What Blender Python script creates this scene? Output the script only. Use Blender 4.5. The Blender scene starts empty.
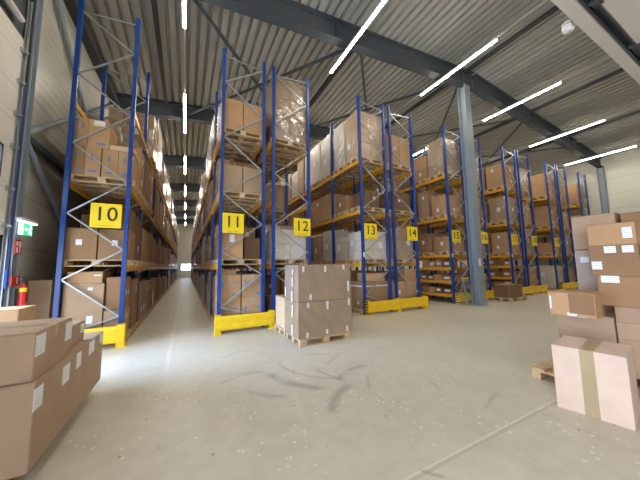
import bpy, bmesh, math, random
from mathutils import Vector, Matrix
random.seed(11)
C = bpy.context.scene.collection
PI = math.pi
CAM_H = 1.6

# ------------------------------------------------------------------ materials
M = {}
def newmat(name):
    m = bpy.data.materials.new(name); m.use_nodes = True
    nt = m.node_tree; b = nt.nodes['Principled BSDF']
    M[name] = m
    return m, nt, b
def ramp(nt, fac, stops):
    r = nt.nodes.new('ShaderNodeValToRGB')
    e = r.color_ramp.elements
    while len(e) < len(stops): e.new(0.5)
    for i, (p, c) in enumerate(stops):
        e[i].position = p; e[i].color = (*c, 1)
    nt.links.new(fac, r.inputs['Fac'])
    return r.outputs['Color']
def coords(nt, scale=(1, 1, 1), kind='Object', rand=False):
    t = nt.nodes.new('ShaderNodeTexCoord'); mp = nt.nodes.new('ShaderNodeMapping')
    mp.inputs['Scale'].default_value = scale
    nt.links.new(t.outputs[kind], mp.inputs['Vector'])
    if rand:
        oi = nt.nodes.new('ShaderNodeObjectInfo'); mu = nt.nodes.new('ShaderNodeMath'); mu.operation = 'MULTIPLY'
        mu.inputs[1].default_value = 40; nt.links.new(oi.outputs['Random'], mu.inputs[0])
        nt.links.new(mu.outputs[0], mp.inputs['Location'])
    return mp.outputs['Vector']
def noise(nt, vec, scale, detail=3, rough=.55):
    n = nt.nodes.new('ShaderNodeTexNoise'); n.inputs['Scale'].default_value = scale
    n.inputs['Detail'].default_value = detail; n.inputs['Roughness'].default_value = rough
    nt.links.new(vec, n.inputs['Vector']); return n.outputs['Fac']
def bump(nt, b, h, s, d=.01):
    bp = nt.nodes.new('ShaderNodeBump'); bp.inputs['Strength'].default_value = s; bp.inputs['Distance'].default_value = d
    nt.links.new(h, bp.inputs['Height']); nt.links.new(bp.outputs['Normal'], b.inputs['Normal'])
def flat(name, col, rough=.5, metal=0, var=.06, scale=6, spec=None):
    m, nt, b = newmat(name)
    v = coords(nt, rand=True)
    n = noise(nt, v, scale)
    c1 = tuple(max(0, x*(1-var)) for x in col); c2 = tuple(min(1, x*(1+var)) for x in col)
    nt.links.new(ramp(nt, n, [(.3, c1), (.7, c2)]), b.inputs['Base Color'])
    b.inputs['Roughness'].default_value = rough; b.inputs['Metallic'].default_value = metal
    if spec is not None: b.inputs['Specular IOR Level'].default_value = spec
    return m
def cardboard(name, col, var=.10, rough=.82, coat=0):
    m, nt, b = newmat(name)
    v = coords(nt, rand=True)
    n = noise(nt, v, 3.5, 4)
    base = ramp(nt, n, [(.3, tuple(x*.93 for x in col)), (.7, tuple(min(1, x*1.05) for x in col))])
    oi = nt.nodes.new('ShaderNodeObjectInfo'); mr = nt.nodes.new('ShaderNodeMapRange')
    mr.inputs['To Min'].default_value = 1-var; mr.inputs['To Max'].default_value = 1+var
    nt.links.new(oi.outputs['Random'], mr.inputs['Value'])
    mx = nt.nodes.new('ShaderNodeVectorMath'); mx.operation = 'SCALE'
    nt.links.new(base, mx.inputs[0]); nt.links.new(mr.outputs[0], mx.inputs['Scale'])
    nt.links.new(mx.outputs[0], b.inputs['Base Color'])
    b.inputs['Roughness'].default_value = rough
    b.inputs['Specular IOR Level'].default_value = .25
    if coat:
        b.inputs['Coat Weight'].default_value = coat; b.inputs['Coat Roughness'].default_value = .2
        w = nt.nodes.new('ShaderNodeTexWave'); w.inputs['Scale'].default_value = 1.6; w.inputs['Distortion'].default_value = 7
        w.inputs['Detail'].default_value = 3; w.bands_direction = 'DIAGONAL'
        nt.links.new(v, w.inputs['Vector']); bump(nt, b, w.outputs['Fac'], .35, .03)
    return m
cardboard('card_gloss', (.36, .26, .19), .05, .5, .12)
cardboard('card_brown', (.32, .19, .10))
cardboard('card_tan', (.47, .29, .155))
cardboard('card_rose', (.43, .30, .20), .05)
cardboard('card_pink', (.70, .54, .44), .02)
cardboard('card_dark', (.20, .12, .065))
cardboard('card_pale', (.60, .44, .28))
cardboard('card_film_brown', (.34, .24, .16), .06, .5, .6)
cardboard('card_film_tan', (.45, .31, .195), .06, .5, .7)
cardboard('card_film_white', (.66, .60, .53), .06, .6, .9)
flat('tape', (.43, .34, .20), .28)
flat('tape_white', (.74, .72, .68), .4)
flat('tape_yellow', (.85, .62, .03), .4)
flat('print_blue', (.12, .22, .42), .7)
flat('blue_steel', (.005, .045, .235), .38, 0, .08)
flat('galvanised', (.40, .43, .44), .38, .55, .1, 12)
flat('orange_beam', (.74, .37, .03), .4, 0, .05)
flat('yellow_guard', (.86, .58, .015), .42, 0, .07)
flat('black_paint', (.012, .012, .012), .5)
flat('dark_text', (.02, .02, .015), .6)
flat('sign_yellow', (.90, .66, .01), .42, 0, .02)
flat('grey_steel', (.085, .10, .115), .8, 0, .06, 6, .2)
flat('column_grey', (.235, .28, .32), .5, 0, .06)
flat('dark_steel', (.045, .05, .058), .5)
flat('rail_white', (.6, .6, .58), .4)
flat('beige_steel', (.62, .57, .49), .55, 0, .04, 2)
flat('rubber', (.02, .02, .022), .6)
flat('red_paint', (.55, .015, .012), .35)
flat('white_plastic', (.75, .75, .74), .35, 0, .02)
flat('strap_blue', (.03, .08, .5), .5)
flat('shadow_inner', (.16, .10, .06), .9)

# wood
m, nt, b = newmat('pallet_wood')
v = coords(nt, (2, 14, 14), rand=True); n = noise(nt, v, 2.5, 4)
nt.links.new(ramp(nt, n, [(.3, (.43, .28, .14)), (.7, (.70, .52, .31))]), b.inputs['Base Color']); b.inputs['Roughness'].default_value = .8
# stretch film
m, nt, b = newmat('stretch_film')
v = coords(nt, (1, 1, 1), rand=True)
w = nt.nodes.new('ShaderNodeTexWave'); w.inputs['Scale'].default_value = 1.3; w.inputs['Distortion'].default_value = 9; w.inputs['Detail'].default_value = 3
w.bands_direction = 'DIAGONAL'; nt.links.new(v, w.inputs['Vector'])
bp = nt.nodes.new('ShaderNodeBump'); bp.inputs['Strength'].default_value = .8; bp.inputs['Distance'].default_value = .04; nt.links.new(w.outputs['Fac'], bp.inputs['Height'])
gl = nt.nodes.new('ShaderNodeBsdfGlossy'); gl.inputs['Roughness'].default_value = .24; gl.inputs['Color'].default_value = (1, 1, 1, 1); nt.links.new(bp.outputs['Normal'], gl.inputs['Normal'])
tr = nt.nodes.new('ShaderNodeBsdfTransparent'); ms_ = nt.nodes.new('ShaderNodeMixShader'); ms_.inputs['Fac'].default_value = .10
nt.links.new(tr.outputs[0], ms_.inputs[1]); nt.links.new(gl.outputs[0], ms_.inputs[2]); nt.links.new(ms_.outputs[0], nt.nodes['Material Output'].inputs['Surface']); nt.nodes.remove(b)
# label paper with printed lines
m, nt, b = newmat('paper')
v = coords(nt, (1, 1, 1)); w = nt.nodes.new('ShaderNodeTexWave'); w.bands_direction = 'Z'; w.inputs['Scale'].default_value = 12
w.inputs['Distortion'].default_value = 3; w.inputs['Detail'].default_value = 4; w.inputs['Detail Scale'].default_value = 6
nt.links.new(v, w.inputs['Vector'])
nt.links.new(ramp(nt, w.outputs['Fac'], [(.0, (.55, .56, .60)), (.35, (.84, .85, .88))]), b.inputs['Base Color']); b.inputs['Roughness'].default_value = .5

# ---- concrete floor, with joints, lane line, tyre marks, speckle
m, nt, b = newmat('concrete')
N, L = nt.nodes, nt.links
geo = N.new('ShaderNodeNewGeometry'); sep = N.new('ShaderNodeSeparateXYZ'); L.new(geo.outputs['Position'], sep.inputs[0])
PX, PY = sep.outputs['X'], sep.outputs['Y']
def mt(op, a, bb=None, c=None, clamp=False):
    n = N.new('ShaderNodeMath'); n.operation = op; n.use_clamp = clamp
    for i, q in enumerate((a, bb, c)):
        if q is None: continue
        if isinstance(q, (int, float)): n.inputs[i].default_value = q
        else: L.new(q, n.inputs[i])
    return n.outputs[0]
pos = geo.outputs['Position']
nz = noise(nt, pos, .55, 6, .6); nz2 = noise(nt, pos, 5, 5, .65)
base = ramp(nt, nz, [(.32, (.53, .48, .375)), (.68, (.67, .625, .515))])
def mixc(fac, a, col, blend='MIX'):
    mx = N.new('ShaderNodeMix'); mx.data_type = 'RGBA'; mx.blend_type = blend
    if isinstance(fac, (int, float)): mx.inputs[0].default_value = fac
    else: L.new(fac, mx.inputs[0])
    L.new(a, mx.inputs[6])
    if isinstance(col, tuple): mx.inputs[7].default_value = (*col, 1)
    else: L.new(col, mx.inputs[7])
    return mx.outputs[2]
base = mixc(.35, base, ramp(nt, nz2, [(.3, (.46, .42, .34)), (.7, (.72, .68, .59))]))
vo = N.new('ShaderNodeTexVoronoi'); vo.inputs['Scale'].default_value = 11; L.new(pos, vo.inputs['Vector'])
spk = mt('MULTIPLY', mt('LESS_THAN', vo.outputs['Distance'], .17), mt('GREATER_THAN', noise(nt, pos, 1.7, 3), .52))
base = mixc(mt('MULTIPLY', spk, .6), base, (.88, .86, .80))
vo2 = N.new('ShaderNodeTexVoronoi'); vo2.inputs['Scale'].default_value = 4.3; L.new(pos, vo2.inputs['Vector'])
base = mixc(mt('MULTIPLY', mt('LESS_THAN', vo2.outputs['Distance'], .06), .6), base, (.12, .11, .10))
wob = mt('MULTIPLY', mt('SUBTRACT', nz2, .5), .03)
def line(coord, at, half, col, k):      # a straight joint or painted line in the slab
    global base
    d = mt('ABSOLUTE', mt('SUBTRACT', mt('ADD', coord, wob), at))
    base = mixc(mt('MULTIPLY', mt('LESS_THAN', d, half), k), base, col)
line(PY, 1.56, .014, (.38, .35, .28), .4); line(PY, 1.59, .008, (.80, .76, .64), .6)
line(PX, 3.42, .012, (.4, .36, .3), .3); line(PX, 10.6, .012, (.2, .18, .15), .5)
line(PY, 9.4, .012, (.2, .18, .15), .5)
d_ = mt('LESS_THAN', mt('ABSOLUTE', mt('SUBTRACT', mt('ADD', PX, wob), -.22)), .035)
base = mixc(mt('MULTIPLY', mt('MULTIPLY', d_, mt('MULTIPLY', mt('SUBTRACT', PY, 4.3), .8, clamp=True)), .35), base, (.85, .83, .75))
brk = mt('GREATER_THAN', noise(nt, pos, 3.1, 3), .43)
def skid(p0, p1, p2, hw, k):      # tyre mark: an arc of rubber through three floor points
    global base
    (ax, ay), (bx, by), (cx_, cy_) = p0, p1, p2
    D = 2*(ax*(by-cy_)+bx*(cy_-ay)+cx_*(ay-by))
    if abs(D) < .004: D = .004 if D >= 0 else -.004
    ux = ((ax*ax+ay*ay)*(by-cy_)+(bx*bx+by*by)*(cy_-ay)+(cx_*cx_+cy_*cy_)*(ay-by))/D
    uy = ((ax*ax+ay*ay)*(cx_-bx)+(bx*bx+by*by)*(ax-cx_)+(cx_*cx_+cy_*cy_)*(bx-ax))/D
    Rr = math.hypot(bx-ux, by-uy); m0 = math.atan2(by-uy, bx-ux)
    half = max(abs(math.asin(min(1, math.dist(p0, p1)/2/Rr))), abs(math.asin(min(1, math.dist(p1, p2)/2/Rr))))*2
    dx = mt('SUBTRACT', PX, ux); dy = mt('SUBTRACT', PY, uy)
    r = mt('SQRT', mt('ADD', mt('MULTIPLY', dx, dx), mt('MULTIPLY', dy, dy)))
    d = mt('ABSOLUTE', mt('SUBTRACT', mt('ADD', r, wob), Rr))
    u = mt('ADD', mt('MULTIPLY', dx, math.cos(m0)), mt('MULTIPLY', dy, math.sin(m0)))
    v_ = mt('SUBTRACT', mt('MULTIPLY', dy, math.cos(m0)), mt('MULTIPLY', dx, math.sin(m0)))
    ang = mt('ABSOLUTE', mt('ARCTAN2', v_, u))
    sft = mt('SUBTRACT', 1, mt('DIVIDE', d, hw), clamp=True)
    am = mt('SUBTRACT', 1, mt('DIVIDE', ang, half), clamp=True)
    am = mt('MULTIPLY', am, 3, clamp=True)
    f = mt('MULTIPLY', mt('MULTIPLY', sft, am), mt('MULTIPLY', mt('ADD', mt('MULTIPLY', brk, .5), .5), k))
    base = mixc(mt('MULTIPLY', f, .72), base, (.16, .155, .15))
MARKS = [
[(1.13, 4.07), (1.33, 3.53), (1.67, 3.14)] ,
[(0.44, 3.95), (0.76, 4.11), (1.13, 4.07)] ,
[(0.52, 4.17), (0.85, 4.18), (1.18, 4.08)] ,
[(1.92, 3.23), (2.25, 3.48), (2.55, 3.53)] ,
[(1.48, 2.63), (1.71, 2.91), (2.08, 3.1)] ,
[(1.45, 4.41), (1.56, 3.73), (1.96, 3.35)] ,
[(0.62, 5.0), (0.86, 5.22), (1.16, 5.25)] ,
[(1.89, 4.5), (2.3, 4.32), (2.57, 4.23)] ,
[(2.04, 3.82), (2.3, 4.03), (2.56, 4.18)] ,
[(0.77, 3.58), (0.93, 3.37), (1.2, 3.19)] ,
[(1.85, 3.84), (1.91, 3.5), (2.02, 3.21)] ,
[(2.39, 3.19), (2.28, 3.03), (2.13, 2.84)] ,
[(3.06, 2.66), (2.99, 2.52), (2.89, 2.36)] ,
[(1.69, 1.61), (1.73, 1.53), (1.77, 1.44)] ,
[(3.38, 2.09), (3.23, 1.95), (3.04, 1.77)] ,
]
for q, hw_, k_ in zip(MARKS, (.11, .05, .05, .08, .10, .05, .05, .04, .05, .07, .05, .04, .03, .03, .04), (.8, .5, .5, .7, .75, .55, .35, .4, .4, .45, .5, .4, .4, .6, .45)): skid(*q, hw_, k_)
L.new(base, b.inputs['Base Color'])
L.new(ramp(nt, nz2, [(.3, (.30, .30, .30)), (.7, (.48, .48, .48))]), b.inputs['Roughness'])
bump(nt, b, nz2, .12, .01)

# ribbed wall panels (horizontal ribs), horizontally or lengthwise
def panel(name, col, period, rough=.45, strength=.5):
    m, nt, b = newmat(name)
    g = nt.nodes.new('ShaderNodeNewGeometry'); s = nt.nodes.new('ShaderNodeSeparateXYZ'); nt.links.new(g.outputs['Position'], s.inputs[0])
    def mm(op, a, c):
        n = nt.nodes.new('ShaderNodeMath'); n.operation = op
        nt.links.new(a, n.inputs[0]); n.inputs[1].default_value = c; return n.outputs[0]
    fr = mm('FRACT', mm('DIVIDE', s.outputs['Z'], period), 0)
    big = mm('FRACT', mm('DIVIDE', s.outputs['Z'], period*5), 0)
    line_ = ramp(nt, fr, [(.0, (.0, .0, .0)), (.10, (1, 1, 1)), (.55, (1, 1, 1)), (.65, (.3, .3, .3))])
    bump(nt, b, line_, strength, .01)
    c = ramp(nt, big, [(0, tuple(x*.55 for x in col)), (.03, col)])
    nt.links.new(c, b.inputs['Base Color']); b.inputs['Roughness'].default_value = rough
    return m
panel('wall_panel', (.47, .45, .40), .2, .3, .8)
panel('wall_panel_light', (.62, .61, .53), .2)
panel('door_panel', (.66, .62, .56), .12, .4, .35)
flat('deck_steel', (.44, .445, .41), .75, 0, .04, 1.5, .2)

def emit(name, col, s):
    m, nt, b = newmat(name)
    b.inputs['Base Color'].default_value = (*col, 1); b.inputs['Emission Color'].default_value = (*col, 1)
    b.inputs['Emission Strength'].default_value = s
LAMP = 78
emit('led_tube', (1, .92, .78), LAMP)
emit('exit_green', (.02, .55, .20), .9); emit('exit_white', (.85, 1, .92), 1.6); emit('lamp_violet', (.75, .75, 1), 6)
m, nt, b = newmat('glass'); b.inputs['Base Color'].default_value = (.85, .93, 1, 1); b.inputs['Roughness'].default_value = .05
b.inputs['Transmission Weight'].default_value = 1; b.inputs['IOR'].default_value = 1.02

# ------------------------------------------------------------------ mesh helpers
def add_box(bm, x0, x1, y0, y1, z0, z1, mi=0):
    vs = [bm.verts.new(p) for p in ((x0,y0,z0),(x1,y0,z0),(x1,y1,z0),(x0,y1,z0),(x0,y0,z1),(x1,y0,z1),(x1,y1,z1),(x0,y1,z1))]
    for f in ((0,3,2,1),(4,5,6,7),(0,1,5,4),(1,2,6,5),(2,3,7,6),(3,0,4,7)):
        bm.faces.new([vs[i] for i in f]).material_index = mi
def add_bar(bm, a, b, w, h, up=(0,0,1)):
    a, b = Vector(a), Vector(b); d = (b-a).normalized(); s = d.cross(Vector(up))
    if s.length < 1e-4: s = d.cross(Vector((1,0,0)))
    s.normalize(); t = s.cross(d)
    vs = []
    for p in (a, b):
        for i, j in ((-1,-1),(1,-1),(1,1),(-1,1)): vs.append(bm.verts.new(p + s*i*w/2 + t*j*h/2))
    for f in ((3,2,1,0),(4,5,6,7),(0,1,5,4),(1,2,6,5),(2,3,7,6),(3,0,4,7)): bm.faces.new([vs[i] for i in f])
def add_cyl(bm, a, b, r0, r1=None, n=12):
    r1 = r0 if r1 is None else r1
    a, b = Vector(a), Vector(b); d = (b-a).normalized(); s = d.orthogonal().normalized(); t = d.cross(s)
    A = [bm.verts.new(a + (s*math.cos(k*2*PI/n)+t*math.sin(k*2*PI/n))*r0) for k in range(n)]
    B = [bm.verts.new(b + (s*math.cos(k*2*PI/n)+t*math.sin(k*2*PI/n))*r1) for k in range(n)]
    for k in range(n): bm.faces.new((A[k], A[(k+1) % n], B[(k+1) % n], B[k]))
    bm.faces.new(A[::-1]); bm.faces.new(B)
def add_poly(bm, pts, z0, z1):        # prism of an xy outline
    lo = [bm.verts.new((x, y, z0)) for x, y in pts]; hi = [bm.verts.new((x, y, z1)) for x, y in pts]
    bm.faces.new(lo[::-1]); bm.faces.new(hi)
    for k in range(len(pts)): bm.faces.new((lo[k], lo[(k+1) % len(pts)], hi[(k+1) % len(pts)], hi[k]))
def fin(bm, name, mats):
    bmesh.ops.recalc_face_normals(bm, faces=bm.faces)
    me = bpy.data.meshes.new(name); bm.to_mesh(me); bm.free()
    for x in (mats if isinstance(mats, (list, tuple)) else [mats]): me.materials.append(M[x])
    return me
def link(name, me, parent=None, loc=(0,0,0), rotz=0, rot=None):
    o = bpy.data.objects.new(name, me); C.objects.link(o); o.location = loc
    o.rotation_euler = rot if rot else (0, 0, rotz)
    if parent is not None: o.parent = parent
    return o
def tag(o, label, cat, group=None):
    o['label'] = label; o['category'] = cat
    if group: o['group'] = group
    return o
def thing(name, label, cat, loc=(0,0,0), rotz=0, group=None):
    o = bpy.data.objects.new(name, None); C.objects.link(o); o.location = loc; o.rotation_euler = (0,0,rotz)
    o.empty_display_size = .1
    return tag(o, label, cat, group)
def struct(name, me, loc=(0,0,0), parent=None):
    o = link(name, me, parent, loc)
    if parent is None: o['kind'] = 'structure'
    return o
def quick(name, mats, parent, *boxes, loc=(0,0,0)):
    bm = bmesh.new()
    for q in boxes: add_box(bm, *q)
    return link(name, fin(bm, name, mats), parent, loc)

# ------------------------------------------------------------------ setting
RIDGE = 10.9
def roof(x, top): return top - .093*abs(x-RIDGE)
XL, XR, YB, YE = -2.8, 24.75, -6.0, 47.3
bm = bmesh.new(); add_box(bm, XL-.2, XR+.2, YB-.2, YE+.2, -.2, 0); struct('floor', fin(bm, 'floor', 'concrete'))
# trapezoidal roof deck, ribs along Y
bm = bmesh.new(); x = XL-.1; prof = []; pitch = .28
while x < XR+.1:
    for dx, dz in ((0, 0), (.17, 0), (.195, .12), (.255, .12)): prof.append((x+dx, roof(x+dx, 9.86)+dz))
    x += pitch
lo = [(bm.verts.new((p, YB-.1, q)), bm.verts.new((p, YE+.1, q))) for p, q in prof]
hi = [(bm.verts.new((p, YB-.1, q+.3)), bm.verts.new((p, YE+.1, q+.3))) for p, q in prof]
for k in range(len(prof)-1):
    bm.faces.new((lo[k][0], lo[k][1], lo[k+1][1], lo[k+1][0])); bm.faces.new((hi[k][0], hi[k+1][0], hi[k+1][1], hi[k][1]))
struct('ceiling', fin(bm, 'ceiling', 'deck_steel'))
# left wall with openings: dock door by the racks and a second dock behind the camera
HW = 9.2
def wall_x(name, x0, x1, y0, y1, holes, mat, top=HW):
    bm = bmesh.new(); y = y0
    for (a, b_, zt, zb) in sorted(holes):
        add_box(bm, x0, x1, y, a, 0, top); add_box(bm, x0, x1, a, b_, zt, top)
        if zb > 0: add_box(bm, x0, x1, a, b_, 0, zb)
        y = b_
    add_box(bm, x0, x1, y, y1, 0, top)
    return struct(name, fin(bm, name, mat))
D1 = (3.3, 6.1, 2.2, 0); D2 = (-4.6, -.6, 3.6, 0)
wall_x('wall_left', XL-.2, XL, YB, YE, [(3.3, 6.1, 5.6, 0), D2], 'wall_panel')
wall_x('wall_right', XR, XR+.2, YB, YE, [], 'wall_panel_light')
# end wall with a window
bm = bmesh.new()
for q in ((XL, -.65, 0, HW), (.75, XR, 0, HW), (-.65, .75, 0, 1.2), (-.65, .75, 2.2, HW)): add_box(bm, q[0], q[1], YE-.2, YE, q[2], q[3]+(1 if q[3] == HW else 0))
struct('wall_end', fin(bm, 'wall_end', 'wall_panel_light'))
w = quick('window_1', 'glass', None, (-.65, .75, YE-.12, YE-.1, 1.2, 2.2)); w['kind'] = 'structure'
quick('window_frame', 'grey_steel', w, (-.68, -.62, YE-.22, YE-.14, 1.15, 2.25), (.72, .78, YE-.22, YE-.14, 1.15, 2.25), (-.68, .78, YE-.22, YE-.14, 1.14, 1.2), (-.68, .78, YE-.22, YE-.14, 2.2, 2.26), (.03, .07, YE-.22, YE-.14, 1.2, 2.2))
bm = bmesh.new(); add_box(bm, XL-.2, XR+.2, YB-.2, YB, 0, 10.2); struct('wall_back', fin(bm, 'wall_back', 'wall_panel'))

def ibeam(bm, a, b, h, w, t=.02, up=(0,0,1)):      # a..b along the bottom flange centre
    a, b = Vector(a), Vector(b); u = Vector(up)
    d = (b-a).normalized(); u = (u - d*u.dot(d)).normalized()
    add_bar(bm, a+u*t/2, b+u*t/2, w, t, u); add_bar(bm, a+u*(h-t/2), b+u*(h-t/2), w, t, u); add_bar(bm, a+u*h/2, b+u*h/2, t*.7, h-2*t, u)
for k, Y in enumerate([.2+6.1*i for i in range(8)]):
    bm = bmesh.new()
    ibeam(bm, (XL, Y, roof(XL, 9.17)), (RIDGE, Y, 9.17), .66, .3); ibeam(bm, (RIDGE, Y, 9.17), (XR, Y, roof(XR, 9.17)), .66, .3)
    for x in (3.9, 10.1, 15.3, 20.5):                       # stiffeners
        z = roof(x, 9.17); add_box(bm, x-.01, x+.01, Y-.15, Y+.15, z+.02, z+.62)
    o = link('roof_beam', fin(bm, 'roof_beam', 'grey_steel'))
    o['kind'] = 'structure'; o.name = 'trim_%d' % (k+1)
n_tr = 9
def trim(me_bm, mat):
    global n_tr
    o = link('trim_%d' % n_tr, fin(me_bm, 'trim', mat)); o['kind'] = 'structure'; n_tr += 1; return o
for X in (-.95, 4.9, 10.1, 15.3, 19.4):                      # purlin struts along the hall
    for y0, y1 in ((.36, 6.14), (6.46, 12.24)):
        if X < 10 and y0 < 1: continue
        bm = bmesh.new(); z = roof(X, 9.62); add_bar(bm, (X, y0, z), (X, y1, z), .12, .14); trim(bm, 'dark_steel')
for X in (-.3, 4.9, 10.1, 15.3):                            # roof wind bracing
    for s in (0, 1):
        bm = bmesh.new(); xa, xb = (X+.1, X+5.0) if s == 0 else (X+5.0, X+.1)
        add_cyl(bm, (xa, 6.46, roof(xa, 9.38)), (xb, 12.24, roof(xb, 9.38-.12*s)), .05, n=8); trim(bm, 'grey_steel')
# wall columns and wall bracing
def hcol(bm, x, y, z0, z1, w=.3, d=.3, t=.02):
    add_box(bm, x-w/2, x+w/2, y-d/2, y-d/2+t, z0, z1); add_box(bm, x-w/2, x+w/2, y+d/2-t, y+d/2, z0, z1)
    add_box(bm, x-t/2, x+t/2, y-d/2+t, y+d/2-t, z0, z1)
for Y in [6.3+6.1*i for i in range(6)]:
    bm = bmesh.new(); hcol(bm, XL+.08, Y+.17 if Y < 7 else Y, 0, roof(XL, 9.15), .15, .18); trim(bm, 'column_grey')
    bm = bmesh.new(); hcol(bm, XR-.16, Y, 0, roof(XR, 9.15)); trim(bm, 'column_grey')
for a, b_ in (((6.6, 8.0), (12.2, 4.15)), ((6.6, 4.15), (12.2, 8.0)), ((6.6, 4.0), (12.2, .2)), ((6.6, .2), (12.2, 4.0))):
    bm = bmesh.new(); add_cyl(bm, (XL+.08, *a), (XL+.08, *b_), .055, n=8); trim(bm, 'column_grey')
bm = bmesh.new(); add_bar(bm, (XL+.06, 6.6, 4.08), (XL+.06, 12.2, 4.08), .1, .12); trim(bm, 'dark_steel')
bm = bmesh.new(); add_bar(bm, (XL+.12, 6.6, 8.15), (XL+.12, 46, 8.15), .22, .3); trim(bm, 'dark_steel')

# freestanding H column in the hall
t = thing('steel_column', 'tall grey painted steel column standing between racks fifteen and sixteen', 'column', (10.12, 6.25, 0))
bm = bmesh.new(); add_box(bm, -.19, .19, -.16, -.135, .02, 8.98); add_box(bm, -.19, .19, .135, .16, .02, 8.98); add_box(bm, -.012, .012, -.135, .135, .02, 8.98)
link('shaft', fin(bm, 'shaft', 'column_grey'), t)
quick('base_plate', 'column_grey', t, (-.24, .24, -.22, .22, 0, .02))
quick('notice', 'paper', t, (-.10, .02, -.168, -.161, 1.5, 1.78))

# left sectional dock door: curtain is raised a little, daylight comes in under it
d = quick('door_1', 'door_panel', None, (XL-.02, XL+.05, 3.3, 6.31, 2.2, 3.15), (XL-.02, XL+.05, 3.3, 6.31, 3.65, 5.78), (XL-.02, XL+.05, 3.3, 3.6, 3.15, 3.65), (XL-.02, XL+.05, 6.02, 6.31, 3.15, 3.65)); d['kind'] = 'structure'
quick('door_window', 'glass', d, (XL, XL+.02, 3.6, 6.02, 3.15, 3.65))
quick('window_surround', 'dark_steel', d, (XL+.04, XL+.07, 5.99, 6.03, 3.12, 3.68), (XL+.04, XL+.07, 3.6, 6.0, 3.12, 3.16), (XL+.04, XL+.07, 3.6, 6.0, 3.64, 3.68))
quick('bottom_seal', 'rubber', d, (XL-.02, XL+.04, 3.3, 6.1, 2.14, 2.2))
bm = bmesh.new(); add_box(bm, XL+.052, XL+.06, 6.3, 6.36, 0, 6.6); add_box(bm, XL+.052, XL+.10, 6.35, 6.36, 0, 6.6); add_box(bm, XL+.09, XL+.10, 6.32, 6.36, 0, 6.6)
link('door_track', fin(bm, 'door_track', 'galvanised'), d)
for z in (2.35, 3.0, 3.75, 4.35, 4.95, 5.55):
    bm = bmesh.new(); add_box(bm, XL+.052, XL+.08, 6.22, 6.30, z-.035, z+.035); add_cyl(bm, (XL+.08, 6.27, z), (XL+.11, 6.33, z), .025, n=10)
    link('roller', fin(bm, 'roller', 'galvanised'), d)
quick('lintel_cover', 'dark_steel', d, (XL+.0, XL+.03, 3.3, 6.36, 5.80, 7.9))
bm = bmesh.new(); add_cyl(bm, (XL+.12, 3.3, 5.95), (XL+.12, 6.02, 5.95), .05, n=12); link('spring_shaft', fin(bm, 'spring_shaft', 'rail_white'), d)
quick('side_seal', 'rubber', d, (XL+.0, XL+.04, 6.315, 6.37, 0, 7.9))
quick('jamb_cover', 'dark_steel', d, (XL+.04, XL+.13, 6.362, 6.378, 0, 7.9))
bm = bmesh.new(); add_cyl(bm, (XL+.12, 6.33, 1.3), (XL+.12, 6.33, 1.62), .02, n=10); add_cyl(bm, (XL+.12, 6.33, 1.62), (XL+.12, 6.33, 5.0), .006, n=6)
link('pull_rope', fin(bm, 'pull_rope', 'strap_blue'), d)

# raised dock door overhead on the right, with its track and carrying beam
tg = quick('door_2', 'beige_steel', None, (2.2, 8.9, -2.8, 1.03, 5.02, 5.08)); tg['kind'] = 'structure'
bm = bmesh.new(); add_box(bm, 2.0, 8.95, 1.17, 1.31, 5.0, 5.2); link('carrying_beam', fin(bm, 'carrying_beam', 'beige_steel'), tg)
bm = bmesh.new(); add_box(bm, 2.0, 8.95, 1.05, 1.07, 5.04, 5.14); add_box(bm, 2.0, 8.95, 1.14, 1.16, 5.04, 5.14); add_box(bm, 2.0, 8.95, 1.05, 1.16, 5.12, 5.14)
link('door_track', fin(bm, 'door_track', 'dark_steel'), tg)
for x in (3.2, 4.75, 6.3, 7.85):
    bm = bmesh.new(); add_box(bm, x-.05, x+.05, 1.0, 1.10, 5.0, 5.06); add_cyl(bm, (x, 1.02, 5.06), (x, 1.13, 5.06), .03, n=10)
    link('roller', fin(bm, 'roller', 'dark_steel'), tg)
for x in (2.4, 8.6):
    bm = bmesh.new(); add_bar(bm, (x, 1.24, 5.2), (x, 1.24, roof(x, 9.86)), .05, .05); link('hanger', fin(bm, 'hanger', 'galvanised'), tg)
bm = bmesh.new(); add_box(bm, 9.0, 9.2, YB, 1.5, 0, 9.6); struct('wall_dock', fin(bm, 'wall_dock', 'wall_panel'))

# smoke detector on a bracket of the carrying beam
t = thing('smoke_detector', 'round white smoke detector hanging beside the beige door beam under the ceiling', 'smoke detector', (4.93, 1.41, 5.04))
bm = bmesh.new(); add_cyl(bm, (0, 0, -.05), (0, 0, -.03), .035, .06, 20); add_cyl(bm, (0, 0, -.03), (0, 0, .08), .068, .07, 20); add_cyl(bm, (0, 0, .08), (0, 0, .1), .06, .05, 20)
link('housing', fin(bm, 'housing', 'white_plastic'), t)
bm = bmesh.new(); add_cyl(bm, (0, 0, .045), (0, 0, .053), .0715, .0715, 20); link('sensor_slot', fin(bm, 'sensor_slot', 'dark_steel'), t)
bm = bmesh.new(); add_bar(bm, (0, 0, .1), (0, 0, .13), .02, .02, (1,0,0)); add_bar(bm, (0, .01, .12), (0, -.10, .12), .02, .02); link('bracket', fin(bm, 'bracket', 'galvanised'), t)

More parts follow.
